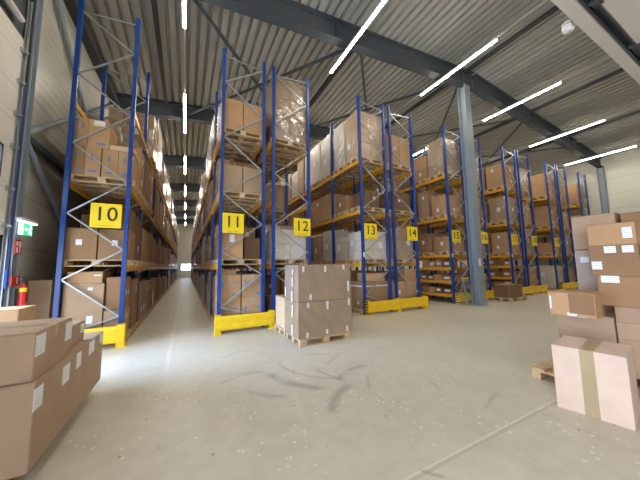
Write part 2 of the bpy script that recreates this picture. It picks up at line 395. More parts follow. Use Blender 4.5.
# ------------------------------------------------------------------ LED light lines
rowword = {0: 'over the aisle between racks ten and eleven', 1: 'over the aisle between racks twelve and thirteen', 2: 'over the aisle between racks fourteen and fifteen',
           3: 'over the aisle between racks sixteen and seventeen', 4: 'over the aisle between racks eighteen and nineteen', 5: 'over the aisle between racks 20 and 21'}
bm = bmesh.new(); add_box(bm, -.03, .03, 0, 3.05, -.035, .0); led = fin(bm, 'tube', 'led_tube')
bm = bmesh.new(); add_box(bm, -.045, .045, -.01, 3.06, 0, .05); add_box(bm, -.045, -.04, -.01, 3.06, -.012, 0); add_box(bm, .04, .045, -.01, 3.06, -.012, 0); led_h = fin(bm, 'housing', 'rail_white')
bm = bmesh.new(); add_box(bm, -.006, .006, -.006, .006, .05, .9); led_w = fin(bm, 'hanger', 'galvanised')
nth = ['nearest', 'second', 'third', 'fourth', 'fifth', 'sixth', 'seventh', 'eighth']
for r in range(6):
    X = (-.23, 4.28, 8.73, 13.18, 17.63, 22.08)[r]; Z = (8.0, 8.29, 8.82, 8.80, 8.35, 7.98)[r]
    rail = thing('light_rail', 'thin pale lighting rail running lengthwise ' + rowword[r], 'rail', (X, 0, Z))
    quick('rail', 'rail_white', rail, (-.015, .015, -4, 46, .052, .08))
    for k in range(-1, 7):
        Y = 4.18 + 6.1*k
        i = k+1
        if k >= 0:
            lab = '%s glowing LED strip %s' % (['nearest', 'second', 'third', 'fourth', 'fifth', 'sixth', 'seventh'][k], rowword[r].replace('over the aisle ', ''))
            if k >= 2 and r > 0: lab = 'LED strip far down, ' + rowword[r]
        else: lab = 'frontmost LED strip, nearer than the rack ends, in line ' + rowword[r].replace('over the aisle ', '')
        t = thing('led_strip_light', lab, 'ceiling light', (X, Y, Z), 0, 'LED light strips in rows under the roof')
        link('light_tube', led, t); link('housing', led_h, t)
        for yy in (.3, 2.75): link('hanger', led_w, t, (0, yy, 0))

# ------------------------------------------------------------------ pallets
def pallet_parts():
    deck = bmesh.new()
    for y0, y1 in ((-.4, -.255), (-.2, -.1), (-.05, .05), (.1, .2), (.255, .4)): add_box(deck, -.6, .6, y0, y1, .122, .144)
    for x in (-.6, -.0725, .455): add_box(deck, x, x+.145, -.4, .4, .1, .122)
    deck = fin(deck, 'deck_boards', 'pallet_wood')
    blocks = []
    for x in (-.528, 0, .528):
        for y in (-.35, 0, .35):
            bm = bmesh.new(); wy = .05 if y else .07
            add_box(bm, x-.0725, x+.0725, y-wy, y+wy, .022, .1); blocks.append(fin(bm, 'block', 'pallet_wood'))
    sk = bmesh.new()
    for y0, y1 in ((-.4, -.3), (-.07, .07), (.3, .4)): add_box(sk, -.6, .6, y0, y1, 0, .022)
    return deck, blocks, fin(sk, 'skids', 'pallet_wood')
P_DECK, P_BLOCKS, P_SKIDS = pallet_parts()
bm = bmesh.new()
for me in [P_DECK, P_SKIDS] + P_BLOCKS: bm.from_mesh(me)
P_ALL = fin(bm, 'pallet', 'pallet_wood')
def pallet(x, y, z, label, rotz=0, detailed=False, group=None):
    if detailed:
        t = thing('wooden_pallet', label, 'pallet', (x, y, z), rotz, group)
        link('deck_boards', P_DECK, t); link('skids', P_SKIDS, t)
        for bl in P_BLOCKS: link('block', bl, t)
        return t
    return tag(link('wooden_pallet', P_ALL, None, (x, y, z), rotz), label, 'pallet', group)

# ------------------------------------------------------------------ cartons
NW = {10:'ten',11:'eleven',12:'twelve',13:'thirteen',14:'fourteen',15:'fifteen',16:'sixteen',17:'seventeen',18:'eighteen',19:'nineteen',20:'twenty'}
CACHE = {}
def carton_mesh(w, d, h, mat, seam):
    k = (round(w, 3), round(d, 3), round(h, 3), mat, seam)
    if k in CACHE: return CACHE[k]
    bm = bmesh.new()
    add_box(bm, -w/2, w/2, -d/2, d/2, 0, h-.006)
    bmesh.ops.bevel(bm, geom=list(bm.edges), offset=.006, segments=1, affect='EDGES')
    if seam == 'x': add_box(bm, -w/2+.001, w/2-.001, -d/2+.001, -.003, h-.006, h); add_box(bm, -w/2+.001, w/2-.001, .003, d/2-.001, h-.006, h)
    else: add_box(bm, -w/2+.001, -.003, -d/2+.001, d/2-.001, h-.006, h); add_box(bm, .003, w/2-.001, -d/2+.001, d/2-.001, h-.006, h)
    CACHE[k] = fin(bm, 'carton', mat); return CACHE[k]
def small(w, h, t, mat):          # thin sticker standing in the xz plane, front face at -y
    k = ('s', round(w, 3), round(h, 3), t, mat)
    if k not in CACHE:
        bm = bmesh.new(); add_box(bm, -w/2, w/2, -t, 0, -h/2, h/2); CACHE[k] = fin(bm, 'sticker', mat)
    return CACHE[k]
def flatm(w, d, t, mat):
    k = ('f', round(w, 3), round(d, 3), t, mat)
    if k not in CACHE:
        bm = bmesh.new(); add_box(bm, -w/2, w/2, -d/2, d/2, 0, t); CACHE[k] = fin(bm, 'strip', mat)
    return CACHE[k]
def on_face(o, face, w, d, u, z, me, name):
    # u measured along the face from its centre
    if face == 'f': return link(name, me, o, (u, -d/2, z))
    if face == 'l': return link(name, me, o, (-w/2, u, z), -PI/2)
    if face == 'r': return link(name, me, o, (w/2, u, z), PI/2)
def carton(x0, x1, y0, y1, z0, z1, label, mat='card_brown', seam='x', tape=None, stickers=(), strap=None, group=None, rotz=0, name='cardboard_box', lod=0, cat='box', prints=()):
    w, d, h = x1-x0, y1-y0, z1-z0
    me = carton_mesh(w, d, h, mat, seam)
    parts = (tape or stickers or strap or prints) and lod < 2
    loc = ((x0+x1)/2, (y0+y1)/2, z0)
    if not parts: return tag(link(name, me, None, loc, rotz), label, cat, group)
    t = thing(name, label, cat, loc, rotz, group)
    link('carton', me, t)
    if tape:
        bm = bmesh.new(); tw = .03 if tape != 'wide' else .055
        if seam == 'x':
            add_box(bm, -w/2-.002, w/2+.002, -tw, tw, h, h+.002); add_box(bm, -w/2-.002, -w/2, -tw, tw, h*.72 if tape != 'wide' else 0.0, h); add_box(bm, w/2, w/2+.002, -tw, tw, h*.72, h)
        else:
            add_box(bm, -tw, tw, -d/2-.002, d/2+.002, h, h+.002); add_box(bm, -tw, tw, -d/2-.002, -d/2, h*.72, h)
        link('packing_tape', fin(bm, 'packing_tape', 'tape'), t)
    for s in stickers:
        face, u, z, sw, sh = s[:5]; sm = s[5] if len(s) > 5 else 'paper'
        o = on_face(t, face, w, d, u, z, small(sw, sh, .003, sm), 'shipping_label' if sm == 'paper' else 'sticker')
    for s in prints:
        face, u, z, sw, sh = s; on_face(t, face, w, d, u, z, small(sw, sh, .0015, 'print_blue'), 'printed_mark')
    if strap:
        bm = bmesh.new(); e = .003
        for z in strap:
            add_box(bm, -w/2-e, w/2+e, -d/2-e, -d/2, z-.02, z+.02); add_box(bm, -w/2-e, -w/2, -d/2-e, d/2+e, z-.02, z+.02); add_box(bm, w/2, w/2+e, -d/2-e, d/2+e, z-.02, z+.02); add_box(bm, -w/2-e, w/2+e, d/2, d/2+e, z-.02, z+.02)
        link('strap', fin(bm, 'strap', 'tape_white'), t)
    return t

def stack_mesh(w, d, h, nx, ny, nz, mat, seed=0, jit=.006):
    k = ('st', round(w, 3), round(d, 3), round(h, 3), nx, ny, nz, mat, seed)
    if k in CACHE: return CACHE[k]
    bm = bmesh.new(); rnd = random.Random(seed); g = .004
    for c in range(nz):
        ox, oy = rnd.uniform(-jit, jit), rnd.uniform(-jit, jit)
        for a in range(nx):
            for b_ in range(ny):
                add_box(bm, -w/2+a*w/nx+g+ox, -w/2+(a+1)*w/nx-g+ox, -d/2+b_*d/ny+g+oy, -d/2+(b_+1)*d/ny-g+oy, c*h/nz+(.002 if c else 0), (c+1)*h/nz-.003)
    bmesh.ops.bevel(bm, geom=list(bm.edges), offset=.004, segments=1, affect='EDGES')
    CACHE[k] = fin(bm, 'carton_stack', mat); return CACHE[k]
def film_mesh(w, d, h, seed):
    k = ('film', round(w, 2), round(d, 2), round(h, 2), seed)
    if k in CACHE: return CACHE[k]
    bm = bmesh.new(); add_box(bm, -w/2-.015, w/2+.015, -d/2-.015, d/2+.015, .01, h+.012)
    bmesh.ops.subdivide_edges(bm, edges=list(bm.edges), cuts=5, use_grid_fill=True)
    rnd = random.Random(seed)
    for v in bm.verts:
        if v.co.z > .02: v.co += Vector((rnd.uniform(-.007, .007), rnd.uniform(-.007, .007), 0))
    CACHE[k] = fin(bm, 'stretch_film', 'stretch_film'); return CACHE[k]
def wrapped(cx, cy, z, w, d, h, n, mat, label, seed=0, stickers=(), lod=0, group=None, cat='wrapped load', film=True):
    me = stack_mesh(w, d, h, *n, mat, seed)
    if lod >= 2: return tag(link('wrapped_carton_stack', me, None, (cx, cy, z)), label, cat, group)
    t = thing('wrapped_carton_stack', label, cat, (cx, cy, z), 0, group)
    link('cartons', me, t)
    if film: link('stretch_film', film_mesh(w, d, h, seed), t)
    for s in stickers:
        face, u, zz, sw, sh = s[:5]; sm = s[5] if len(s) > 5 else 'paper'
        on_face(t, face, w+.036, d+.036, u, zz, small(sw, sh, .003, sm), 'shipping_label')
    return t

# ------------------------------------------------------------------ racks
Y0, YS = 6.92, 8.85
ZTOP = 7.52
FR = [Y0, YS] + [YS + 2.72*k for k in range(1, 14)]
OUT = (.6, 2.0, 3.5, 5.05, 6.6); INN = (1.4, 2.75, 4.25, 5.8, 7.25)
bm = bmesh.new(); add_box(bm, -.041, .041, 0, .012, .01, ZTOP); add_box(bm, -.041, -.03, .012, .08, .01, ZTOP); add_box(bm, .03, .041, .012, .08, .01, ZTOP); add_box(bm, -.041, -.02, .07, .08, .01, ZTOP); add_box(bm, .02, .041, .07, .08, .01, ZTOP)
UP = fin(bm, 'upright', 'blue_steel')
bm = bmesh.new(); add_box(bm, -.07, .07, -.03, .12, 0, .01); FOOT = fin(bm, 'base_plate', 'galvanised')
def bracing(sgn):      # zigzag from outer (aisle) to inner upright, x from -.5 to .5
    bm = bmesh.new(); xo, xi = -.51*sgn, .51*sgn
    zs = []
    for a, b_ in zip(OUT, INN): zs += [(xo, a), (xi, b_)]
    for (p, q) in zip(zs, zs[1:]): add_bar(bm, (p[0], .045, p[1]), (q[0], .045, q[1]), .028, .04, (0, 1, 0))
    add_bar(bm, (xo, .05, 7.35), (xi, .05, 7.25), .028, .04, (0, 1, 0)); add_bar(bm, (xo, .045, .3), (xi, .045, .3), .028, .04, (0, 1, 0))
    add_bar(bm, (xo, .05, .6), (xi, .05, .3), .028, .04, (0, 1, 0))
    return fin(bm, 'bracing', 'galvanised')
BR = {1: bracing(1), -1: bracing(-1)}
def beam_mesh(L_):
    bm = bmesh.new(); add_box(bm, -.022, .022, .092, L_-.002, -.12, 0); add_box(bm, -.03, -.022, .10, L_-.01, -.105, -.015); add_box(bm, -.03, .03, .088, .097, -.17, .03); add_box(bm, -.03, .03, L_-.007, L_-.001, -.17, .03)
    return fin(bm, 'load_beam', 'orange_beam')
BM = {0: beam_mesh(YS-Y0), 1: beam_mesh(2.72)}
LV = (1.66, 3.46, 5.22)
LV2 = (1.98, 3.55, 5.34)
def rowx(n):           # x of the left upright centre
    if n == 10: return -2.24
    k = (n-11)//2
    return .757 + 4.45*k + (1.387 if (n-11) % 2 else 0)
RACKS = {}
def rack(n, bays, shelves=()):
    x0 = rowx(n); lv = LV2 if n >= 15 else LV
    sgn = 1 if n % 2 else -1
    t = thing('pallet_rack', 'blue and orange pallet rack row behind the number sign %s' % NW[n] if n <= 19 else ('blue and orange pallet rack row, %s from the right wall' % ('second' if n == 20 else 'nearest')), 'rack', (x0+.55, 0, 0))
    for y in FR[:bays+1]:
        f = link('upright_frame', BR[sgn], t, (0, y, 0))
        f.name = 'bracing'
        for s in (-1, 1):
            u = link('upright', UP, t, (s*.55, y, 0)); link('base_plate', FOOT, u)
    for b_ in range(bays):
        for z in lv + (tuple(shelves) if b_ == 0 else ()):
            for s in (-1, 1): link('load_beam', BM[0 if b_ == 0 else 1], t, (s*.565, FR[b_], z))
    if shelves:
        for z in shelves: quick('shelf_panel', 'galvanised', t, (-.54, .54, Y0+.1, YS-.02, z-.01, z), loc=(0, 0, 0))
    if n in (13, 15, 17, 19): quick('load_notice', 'paper', t, (-.585, -.515, Y0-.004, Y0-.001, 1.86, 2.02))
    if n == 10: t.location.x -= .01; t.scale.x = .94
    RACKS[n] = t
LOW = (.36, .90, 1.45)
for n in range(10, 22):
    rack(n, {10: 14, 11: 14, 12: 7, 13: 7}.get(n, 4), LOW if n in (15, 17) else ())

lvname = ['floor level', 'lower level', 'middle level', 'top level']
bayname = ['front bay', 'second bay', 'third bay', 'fourth bay']
slname = {0: ['front', 'rear'], 1: ['front', 'middle', 'rear']}
def level_z(n, l): return 0 if l == 0 else (LV2 if n >= 15 else LV)[l-1]
def slot(n, bay, s):
    x = rowx(n)+.55
    y = (Y0+.10+.43+.88*s) if bay == 0 else (FR[bay]+.10+.43+.87*s)
    return x, y
used_deep = {}
def who(n): return 'rack %s' % NW[n] if n <= 19 else ('second rack from right wall' if n == 20 else 'rack nearest right wall')
def load(n, bay, l, s, kind, mat='card_brown', h=None, boxes=None, stick=True, seed=None, wd=None, top=None):
    """one pallet place: a pallet and what stands on it"""
    cx, cy = slot(n, bay, s); z = level_z(n, l)
    far = bay >= 2; lod = 0 if (bay == 0 and n <= 15) else (1 if bay <= 1 or n < 14 and bay < 2 else 2)
    where = '%s, %s, %s' % (lvname[l], bayname[bay], who(n)) if bay < 4 else ''
    sl = slname[min(bay, 1)][s]
    gp = None
    if far:
        side = 'deep along ' + who(n)
        where = 'stored %s behind its second bay' % (side); gp = 'loads ' + side
        pallet(cx, cy, z, 'small wooden pallet ' + where, group='pallets ' + side)
    else:
        pallet(cx, cy, z, 'wooden pallet, %s place, %s' % (sl, where), detailed=(bay == 0 and n in (10, 11) and s == 0 and l in (1, 2)))
    zb = z+.144
    rnd = random.Random(seed if seed is not None else n*1000+bay*100+l*10+s)
    def lab(txt):
        return ('%s %s' % (txt, where)) if far else ('%s, %s pallet, %s' % (txt, sl, where))
    face = 'l' if n % 2 else 'r'
    ms = {'card_brown': 'brown', 'card_tan': 'tan', 'card_rose': 'light brown', 'card_dark': 'dark brown', 'card_pale': 'pale'}
    if kind == 'wrap':
        H_ = h or rnd.uniform(.9, 1.35); w, d = wd or ((rnd.uniform(1.04, 1.14), rnd.uniform(.72, .79)) if bay == 0 else (rnd.uniform(1.14, 1.24), rnd.uniform(.76, .82)))
        nn = rnd.choice([(2, 2, 3), (3, 2, 4), (2, 1, 2), (3, 2, 3)])
        st = [('f', rnd.uniform(-.3, .3), H_*.5, .16, .2), (face, rnd.uniform(-.15, .15), H_*rnd.uniform(.3, .6), .18, .22)] if stick else []
        word = {'card_film_brown': 'brown', 'card_film_tan': 'tan', 'card_film_white': 'whitish'}[mat]
        wrapped(cx, cy, zb, w, d, H_, nn, mat, lab('film-wrapped %s stack' % word), rnd.randrange(4), st, 2 if far else lod, gp)
    elif kind == 'grid':
        a, b_, c = boxes; H_ = h or rnd.uniform(.7, 1.2); W, D_ = wd or ((1.12, .78) if bay == 0 else (rnd.uniform(1.12, 1.22), .8))
        hh = H_/c
        k = 0
        for i in range(a):
            for j in range(b_):
                for q in range(c):
                    g = .008; x0 = cx-W/2+i*W/a+g+rnd.uniform(0, .01); y0 = cy-D_/2+j*D_/b_+g
                    px_ = [''] if a == 1 else (['left', 'right'] if a == 2 else ['left', 'middle', 'right'] if a == 3 else ['leftmost', 'left middle', 'right middle', 'rightmost'])
                    py_ = [''] if b_ == 1 else ['front', 'back']
                    pz_ = [''] if c == 1 else (['lower', 'upper'] if c == 2 else ['bottom', 'centre', 'top', 'topmost'])
                    wds = ' '.join(x for x in (pz_[q], px_[i], py_[j]) if x)
                    st = [('f', rnd.uniform(-.12, .12)*W/a, hh*.55, .1, .12)] if stick and rnd.random() < .6 and not far else []
                    if stick and rnd.random() < .6 and not far: st.append((face, rnd.uniform(-.1, .1), hh*.55, .12, .15))
                    nm = '%s%s carton' % (wds+' ' if wds else '', ms[mat])
                    carton(x0, cx-W/2+(i+1)*W/a-g, y0, cy-D_/2+(j+1)*D_/b_-g, zb+q*hh, zb+(q+1)*hh-.002, lab(nm), mat, rnd.choice('xy') if not far else 'x',
                           'narrow' if rnd.random() < .5 and not far and n < 16 else None, st, lod=lod, group=gp)
    elif kind == 'empty': pass

FB, FT, FW = 'card_film_brown', 'card_film_tan', 'card_film_white'
# ---- rack ten front bay
cx = rowx(10)+.55
load(10, 0, 0, 0, 'empty')
zb = .144
carton(-2.17, -1.52, 7.04, 7.75, zb, 1.30, 'big brown carton with small white labels at the foot of rack ten', 'card_rose', stickers=[('f', .10, 1.05, .08, .06), ('f', .12, .42, .1, .16), ('r', -.1, .95, .08, .12)])
carton(-2.13, -1.56, 7.06, 7.72, 1.30, 1.55, 'flat brown carton lying on the big carton at the foot of rack ten', 'card_tan', stickers=[('f', .2, .17, .12, .03)])
carton(-1.50, -1.16, 7.04, 7.75, zb, .72, 'low pink-brown carton beside the aisle at the foot of rack ten', 'card_rose', stickers=[('r', 0, .4, .1, .1)])
carton(-1.50, -1.18, 7.1, 7.75, .72, 1.42, 'narrow brown carton with two white labels at the foot of rack ten', 'card_brown', stickers=[('r', -.1, .35, .07, .12), ('r', .15, .35, .07, .12)])
carton(-2.70, -2.36, 7.1, 7.6, 0, 1.40, 'upright brown carton squeezed between rack ten and the left wall', 'card_rose')
load(10, 0, 0, 1, 'grid', 'card_brown', 1.2, (2, 1, 2))
load(10, 0, 1, 0, 'grid', 'card_brown', .66, (2, 1, 1)); load(10, 0, 1, 1, 'grid', 'card_dark', 1.1, (2, 1, 2))
carton(-1.52, -1.14, 7.1, 7.7, 1.66+.144+.66, 1.66+.144+.66+.5, 'dark brown carton on top near the aisle, first beam level of rack ten', 'card_dark')
# level 2: row of narrow printed cartons with two more and a lid stack on top
load(10, 0, 2, 0, 'empty'); zb = 3.46+.144
for i, (a, b_) in enumerate(((-2.24, -1.99), (-1.985, -1.72), (-1.70, -1.42), (-1.415, -1.15))):
    carton(a, b_, 7.04, 7.79, zb, zb+.64, ['leftmost', 'second', 'third', 'rightmost'][i] + ' of four narrow printed cartons on the second beam level of rack ten', ['card_brown', 'card_tan', 'card_tan', 'card_tan'][i],
           prints=[('f', -.02, .42, .035, .13), ('f', .0, .10, .14, .04)])
carton(-2.14, -1.97, 7.04, 7.75, zb+.64, zb+1.27, 'slim tan carton on top of the printed cartons in rack ten', 'card_tan', prints=[('f', 0, .45, .04, .1)])
carton(-1.965, -1.60, 7.04, 7.75, zb+.64, zb+1.27, 'tan carton with white tape on top of the printed cartons in rack ten', 'card_tan', stickers=[('f', .0, .55, .2, .12, 'tape_white')], prints=[('f', .05, .09, .16, .05)])
carton(-1.585, -1.13, 7.03, 7.75, zb+.64, zb+.75, 'flat pale board tray on top of the printed cartons in rack ten', 'card_pale')
load(10, 0, 2, 1, 'grid', 'card_tan', 1.15, (2, 1, 2))
# ---- rack eleven front bay
load(11, 0, 0, 0, 'empty'); x = rowx(11)
PR = [('f', -.17, .35, .05, .18), ('f', .15, .09, .14, .06), ('f', .14, .40, .12, .03), ('l', 0, .3, .06, .25)]
for i, (a, b_, z0, z1, nm) in enumerate(((x-.02, x+.54, .144, .80, 'lower left'), (x+.57, x+1.12, .144, .80, 'lower right'), (x-.02, x+.54, .80, 1.40, 'upper left'), (x+.57, x+1.12, .80, 1.40, 'upper right'))):
    carton(a, b_, 7.04, 7.78, z0, z1, nm + ' tan carton with blue print on the floor level of rack eleven', 'card_tan', 'y', 'narrow', prints=PR)
carton(x+.0, x+.42, 7.05, 7.7, 1.40, 1.53, 'flat brown carton on the printed cartons at the foot of rack eleven', 'card_brown')
load(11, 0, 0, 1, 'grid', 'card_brown', 1.2, (2, 1, 2))
load(11, 0, 1, 0, 'empty')
carton(x+.02, x+.58, 7.04, 7.72, 1.80, 2.66, 'brown carton with white labels on the first beam level of rack eleven', 'card_tan', 'y', 'wide', stickers=[('f', -.0, .55, .12, .2), ('f', -.2, .7, .16, .05), ('l', 0, .4, .15, .2)])
carton(x+.66, x+1.1, 7.3, 7.78, 1.80, 2.4, 'dark carton set back on the first beam level of rack eleven', 'card_dark')
load(11, 0, 1, 1, 'grid', 'card_brown', 1.0, (2, 1, 2))
load(11, 0, 2, 0, 'grid', 'card_rose', .74, (2, 1, 1), stick=False)
load(11, 0, 2, 1, 'grid', 'card_brown', 1.2, (2, 1, 2))
load(11, 0, 3, 0, 'grid', 'card_tan', .86, (2, 1, 1), stick=False)
load(11, 0, 3, 1, 'wrap', FT, 1.2)
# ---- rack 12
load(12, 0, 0, 1, 'grid', 'card_dark', 1.1, (2, 1, 2)); load(12, 0, 0, 0, 'grid', 'card_brown', .6, (1, 1, 1))
load(12, 0, 1, 0, 'wrap', FW, .86, wd=(1.0, .74), stick=False); load(12, 0, 1, 1, 'wrap', FB, 1.1)
load(12, 0, 3, 0, 'wrap', FB, 1.95, stick=False); load(12, 0, 3, 1, 'wrap', FB, 1.6)
# ---- rack 13
load(13, 0, 0, 0, 'empty'); x = rowx(13)
carton(x-.0, x+1.08, 7.04, 7.78, .144, 1.05, 'wide brown carton with white strap on the floor level of rack thirteen', 'card_brown', strap=(.75,), stickers=[('l', -.1, .2, .1, .12)])
carton(x+.25, x+.95, 7.05, 7.7, 1.05, 1.32, 'flat brown carton on the strapped carton at the foot of rack thirteen', 'card_tan')
load(13, 0, 0, 1, 'grid', 'card_brown', 1.25, (1, 1, 2))
load(13, 0, 1, 0, 'wrap', FW, .95); load(13, 0, 1, 1, 'wrap', FW, .85)
load(13, 0, 2, 0, 'grid', 'card_dark', .62, (2, 1, 1), wd=(.6, .7)); load(13, 0, 2, 1, 'grid', 'card_brown', .62, (1, 1, 1), wd=(1.0, .72))
load(13, 0, 3, 0, 'wrap', FT, 1.72); load(13, 0, 3, 1, 'wrap', FW, 1.75)
# ---- rack 14
load(14, 0, 0, 0, 'grid', 'card_tan', .86, (2, 1, 1)); load(14, 0, 0, 1, 'grid', 'card_brown', 1.2, (2, 1, 2))
x = rowx(14)
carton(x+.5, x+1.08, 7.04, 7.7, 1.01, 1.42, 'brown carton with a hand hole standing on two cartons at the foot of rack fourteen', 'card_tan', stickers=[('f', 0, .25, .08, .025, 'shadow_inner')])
load(14, 0, 1, 0, 'wrap', FT, 1.15, wd=(1.0, .74)); load(14, 0, 1, 1, 'grid', 'card_brown', 1.1, (2, 1, 2))
load(14, 0, 2, 0, 'grid', 'card_dark', .72, (1, 1, 1), wd=(.95, .7)); load(14, 0, 2, 1, 'grid', 'card_pale', .9, (2, 1, 2))
load(14, 0, 3, 0, 'grid', 'card_tan', 1.15, (2, 1, 1)); load(14, 0, 3, 1, 'wrap', FT, 1.3)
# ---- rack 15
load(15, 0, 1, 0, 'grid', 'card_tan', .62, (1, 1, 1), wd=(1.0, .76)); load(15, 0, 1, 1, 'grid', 'card_brown', .85, (1, 1, 1), wd=(1.0, .76))
load(15, 0, 2, 0, 'grid', 'card_tan', .86, (1, 1, 2), wd=(1.05, .72)); load(15, 0, 2, 1, 'grid', 'card_rose', 1.25, (1, 1, 2), wd=(.95, .6))
load(15, 0, 3, 0, 'wrap', FB, 1.55, stick=False); load(15, 0, 3, 1, 'grid', 'card_tan', 1.1, (1, 1, 2))
# ---- racks sixteen to 21
for n, spec in {16: ['g', 'g', 'g', 'w'], 17: ['-', 'g', 'w', 'g'], 18: ['g', 'w', 'g', 'w'], 19: ['W', 'y', 'y', 'y'], 20: ['g', 'w', 'g', 'g'], 21: ['g', 'y', 'g', 'y']}.items():
    for l in range(4):
        for s in (0, 1):
            k = spec[l]
            if k == '-': continue
            if k == 'W': load(n, 0, l, s, 'wrap', FW, 1.25)
            elif k == 'w': load(n, 0, l, s, 'wrap', FB if s else FT, 1.25 - .15*s)
            elif k == 'g': load(n, 0, l, s, 'grid', ['card_tan', 'card_brown'][s], 1.0 if l < 3 else 1.2, (2, 1, 2) if s == 0 else (1, 1, 2))
            elif k == 'y':
                load(n, 0, l, s, 'empty'); cx, cy = slot(n, 0, s); z = level_z(n, l)+.144
                hh = .6 if l != 3 else .68
                for q, nm in ((0, 'lower'), (1, 'upper')):
                    if l == 1 and q: continue
                    wv = .9
                    carton(cx-wv/2, cx+wv/2, cy-.37, cy+.37, z+q*hh, z+(q+1)*hh-.002, '%s yellow-taped carton, %s pallet, %s, front bay, %s' % (nm, slname[0][s], lvname[l], who(n)), 'card_tan',
                           stickers=[('f', -.05, hh*.4, .24, .12, 'tape_yellow')], lod=0)
# small cartons on the low shelves of racks fifteen and 17
pos9 = ['nearest', 'second', 'third', 'fourth', 'fifth']
for n in (15, 17):
    for li, z in enumerate((.36, .90, 1.45)):
        rnd = random.Random(n+li*7); y = Y0+.14; q = 0
        while y < YS-.40 and q < 5:
            wY = rnd.uniform(.26, .42); h = rnd.uniform(.22, .36) if z != .9 else rnd.uniform(.18, .28)
            carton(rowx(n)+.02, rowx(n)+.5, y, y+wY, z, z+h, '%s small carton from the front, %s low shelf, rack %s' % (pos9[q], ['bottom', 'middle', 'upper'][li], NW[n]), rnd.choice(['card_brown', 'card_tan', 'card_dark']),
                   stickers=[('l', 0, h*.6, wY*.6, h*.4)] if rnd.random() < .7 else [('f', 0, h*.5, .15, h*.4)])
            y += wY+rnd.uniform(.01, .08); q += 1

# ---- second bay and deeper
def auto(n, bay, l, s):
    rnd = random.Random(n*7919+bay*131+l*17+s)
    r = rnd.random()
    if n == 13 and bay == 1 and l >= 2:
        if l == 3: load(n, bay, l, s, 'wrap', FW, 1.72)
        else: load(n, bay, l, s, 'grid', 'card_tan', .95, (1, 1, 2))
        return
    if l == 3: 
        if r < .08: return
        k = 'wrap' if r < .85 else 'grid'; h = rnd.uniform(1.3, 1.85)
    else:
        if r < .07: return
        k = 'wrap' if r < .35 else 'grid'; h = rnd.uniform(.85, 1.3)
    if n == 10 and l == 3 and bay == 1 and s == 0: return
    if k == 'wrap': load(n, bay, l, s, 'wrap', rnd.choice([FB, FT, FW, FW, FT]), h)
    else:
        bx = rnd.choice([(1, 1, 2), (2, 1, 2), (1, 1, 1), (1, 2, 2)]) if bay < 2 else (1, 1, 1) if rnd.random() < .6 else (1, 1, 2)
        if bx == (1, 1, 1): h = min(h, .95)
        load(n, bay, l, s, 'grid', rnd.choice(['card_brown', 'card_tan', 'card_rose', 'card_brown']), h, bx)
for n in range(10, 22):
    for bay in range(1, {10: 14, 11: 14, 12: 4, 13: 6}.get(n, 2)):
        for l in range(4):
            for s in range(3): auto(n, bay, l, s)

# ------------------------------------------------------------------ number signs
def text_mesh(s, size, mat, ext=.002):
    cu = bpy.data.curves.new('t', 'FONT'); cu.body = s; cu.size = size; cu.extrude = ext; cu.align_x = 'CENTER'; cu.align_y = 'CENTER'; cu.space_character = 1.08
    cu.offset = size*.006
    o = bpy.data.objects.new('t', cu); C.objects.link(o); bpy.context.view_layer.update()
    me = bpy.data.meshes.new_from_object(o.evaluated_get(bpy.context.evaluated_depsgraph_get())); bpy.data.objects.remove(o)
    me.materials.clear(); me.materials.append(M[mat]); return me
bm = bmesh.new(); add_box(bm, -.265, .265, -.004, .004, -.26, .26); bmesh.ops.bevel(bm, geom=list(bm.edges), offset=.003, segments=1, affect='EDGES'); SP = fin(bm, 'panel', 'sign_yellow')
for n in range(10, 20):
    x = rowx(n)
    cx = x+.04+.265 if n % 2 else x+1.1+.02-.265
    if n == 10: cx = x+1.1-.14-.255
    t = thing('number_sign', 'yellow square sign with black number %s on the rack end' % NW[n], 'sign', (cx, Y0-.012, 2.73))
    link('panel', SP, t)
    o = link('numerals', text_mesh(str(n), .42, 'dark_text'), t, (0, -.006, .02), rot=(PI/2, 0, 0)); o.scale = (.94, 1.0, 1)
    quick('small_print', 'dark_text', t, *[(-.13+.03*i, -.112+.03*i, -.006, -.004, -.222, -.212) for i in range(9)])

# ------------------------------------------------------------------ rack end guards
def guard(x0, x1, label, posts, yc=6.80, hz=False):
    t = thing('rack_end_guard', label, 'guard rail', ((x0+x1)/2, yc, 0)); w = (x1-x0)/2
    for px in posts:
        p = quick('post', 'yellow_guard', t, (px-.07, px+.07, -.05, .09, .012, .45), loc=(-(x0+x1)/2, 0, 0))
        quick('foot_plate', 'yellow_guard', p, (px-.11, px+.11, -.09, .10, 0, .012))
        if hz and px == posts[0]:
            bm = bmesh.new()
            for k in range(5):
                z = .03+k*.09
                for (a, b_) in (((px-.07, -.052), (px+.07, -.052)), ((px-.072, .09), (px-.072, -.05))):
                    v = [bm.verts.new((a[0], a[1], z)), bm.verts.new((b_[0], b_[1], z+.05 if z+.09 < .45 else z)), bm.verts.new((b_[0], b_[1], min(.45, z+.09))), bm.verts.new((a[0], a[1], z+.04))]
                    bm.faces.new(v)
            link('hazard_stripes', fin(bm, 'hazard_stripes', 'black_paint'), t, (-(x0+x1)/2, 0, 0))
    bm = bmesh.new()
    for z0, z1 in ((.30, .43), (.10, .23)):
        add_box(bm, -w, w, -.085, -.052, z0, z1); add_box(bm, -w, w, -.1, -.085, z0+.045, z1-.045)
    add_box(bm, -w, w, -.06, -.052, .2, .33)
    link('rail', fin(bm, 'rail', 'yellow_guard'), t)
    return t
guard(-2.1, -1.08, 'yellow steel guard rail at the foot of rack ten', (-2.03, -1.15), 6.84)
guard(.66, 2.12, 'yellow steel guard rail at the foot of rack eleven', (.73, 2.05))
guard(2.30, 3.35, 'yellow steel guard rail at the foot of rack twelve behind the wrapped pallet', (2.38, 3.28))
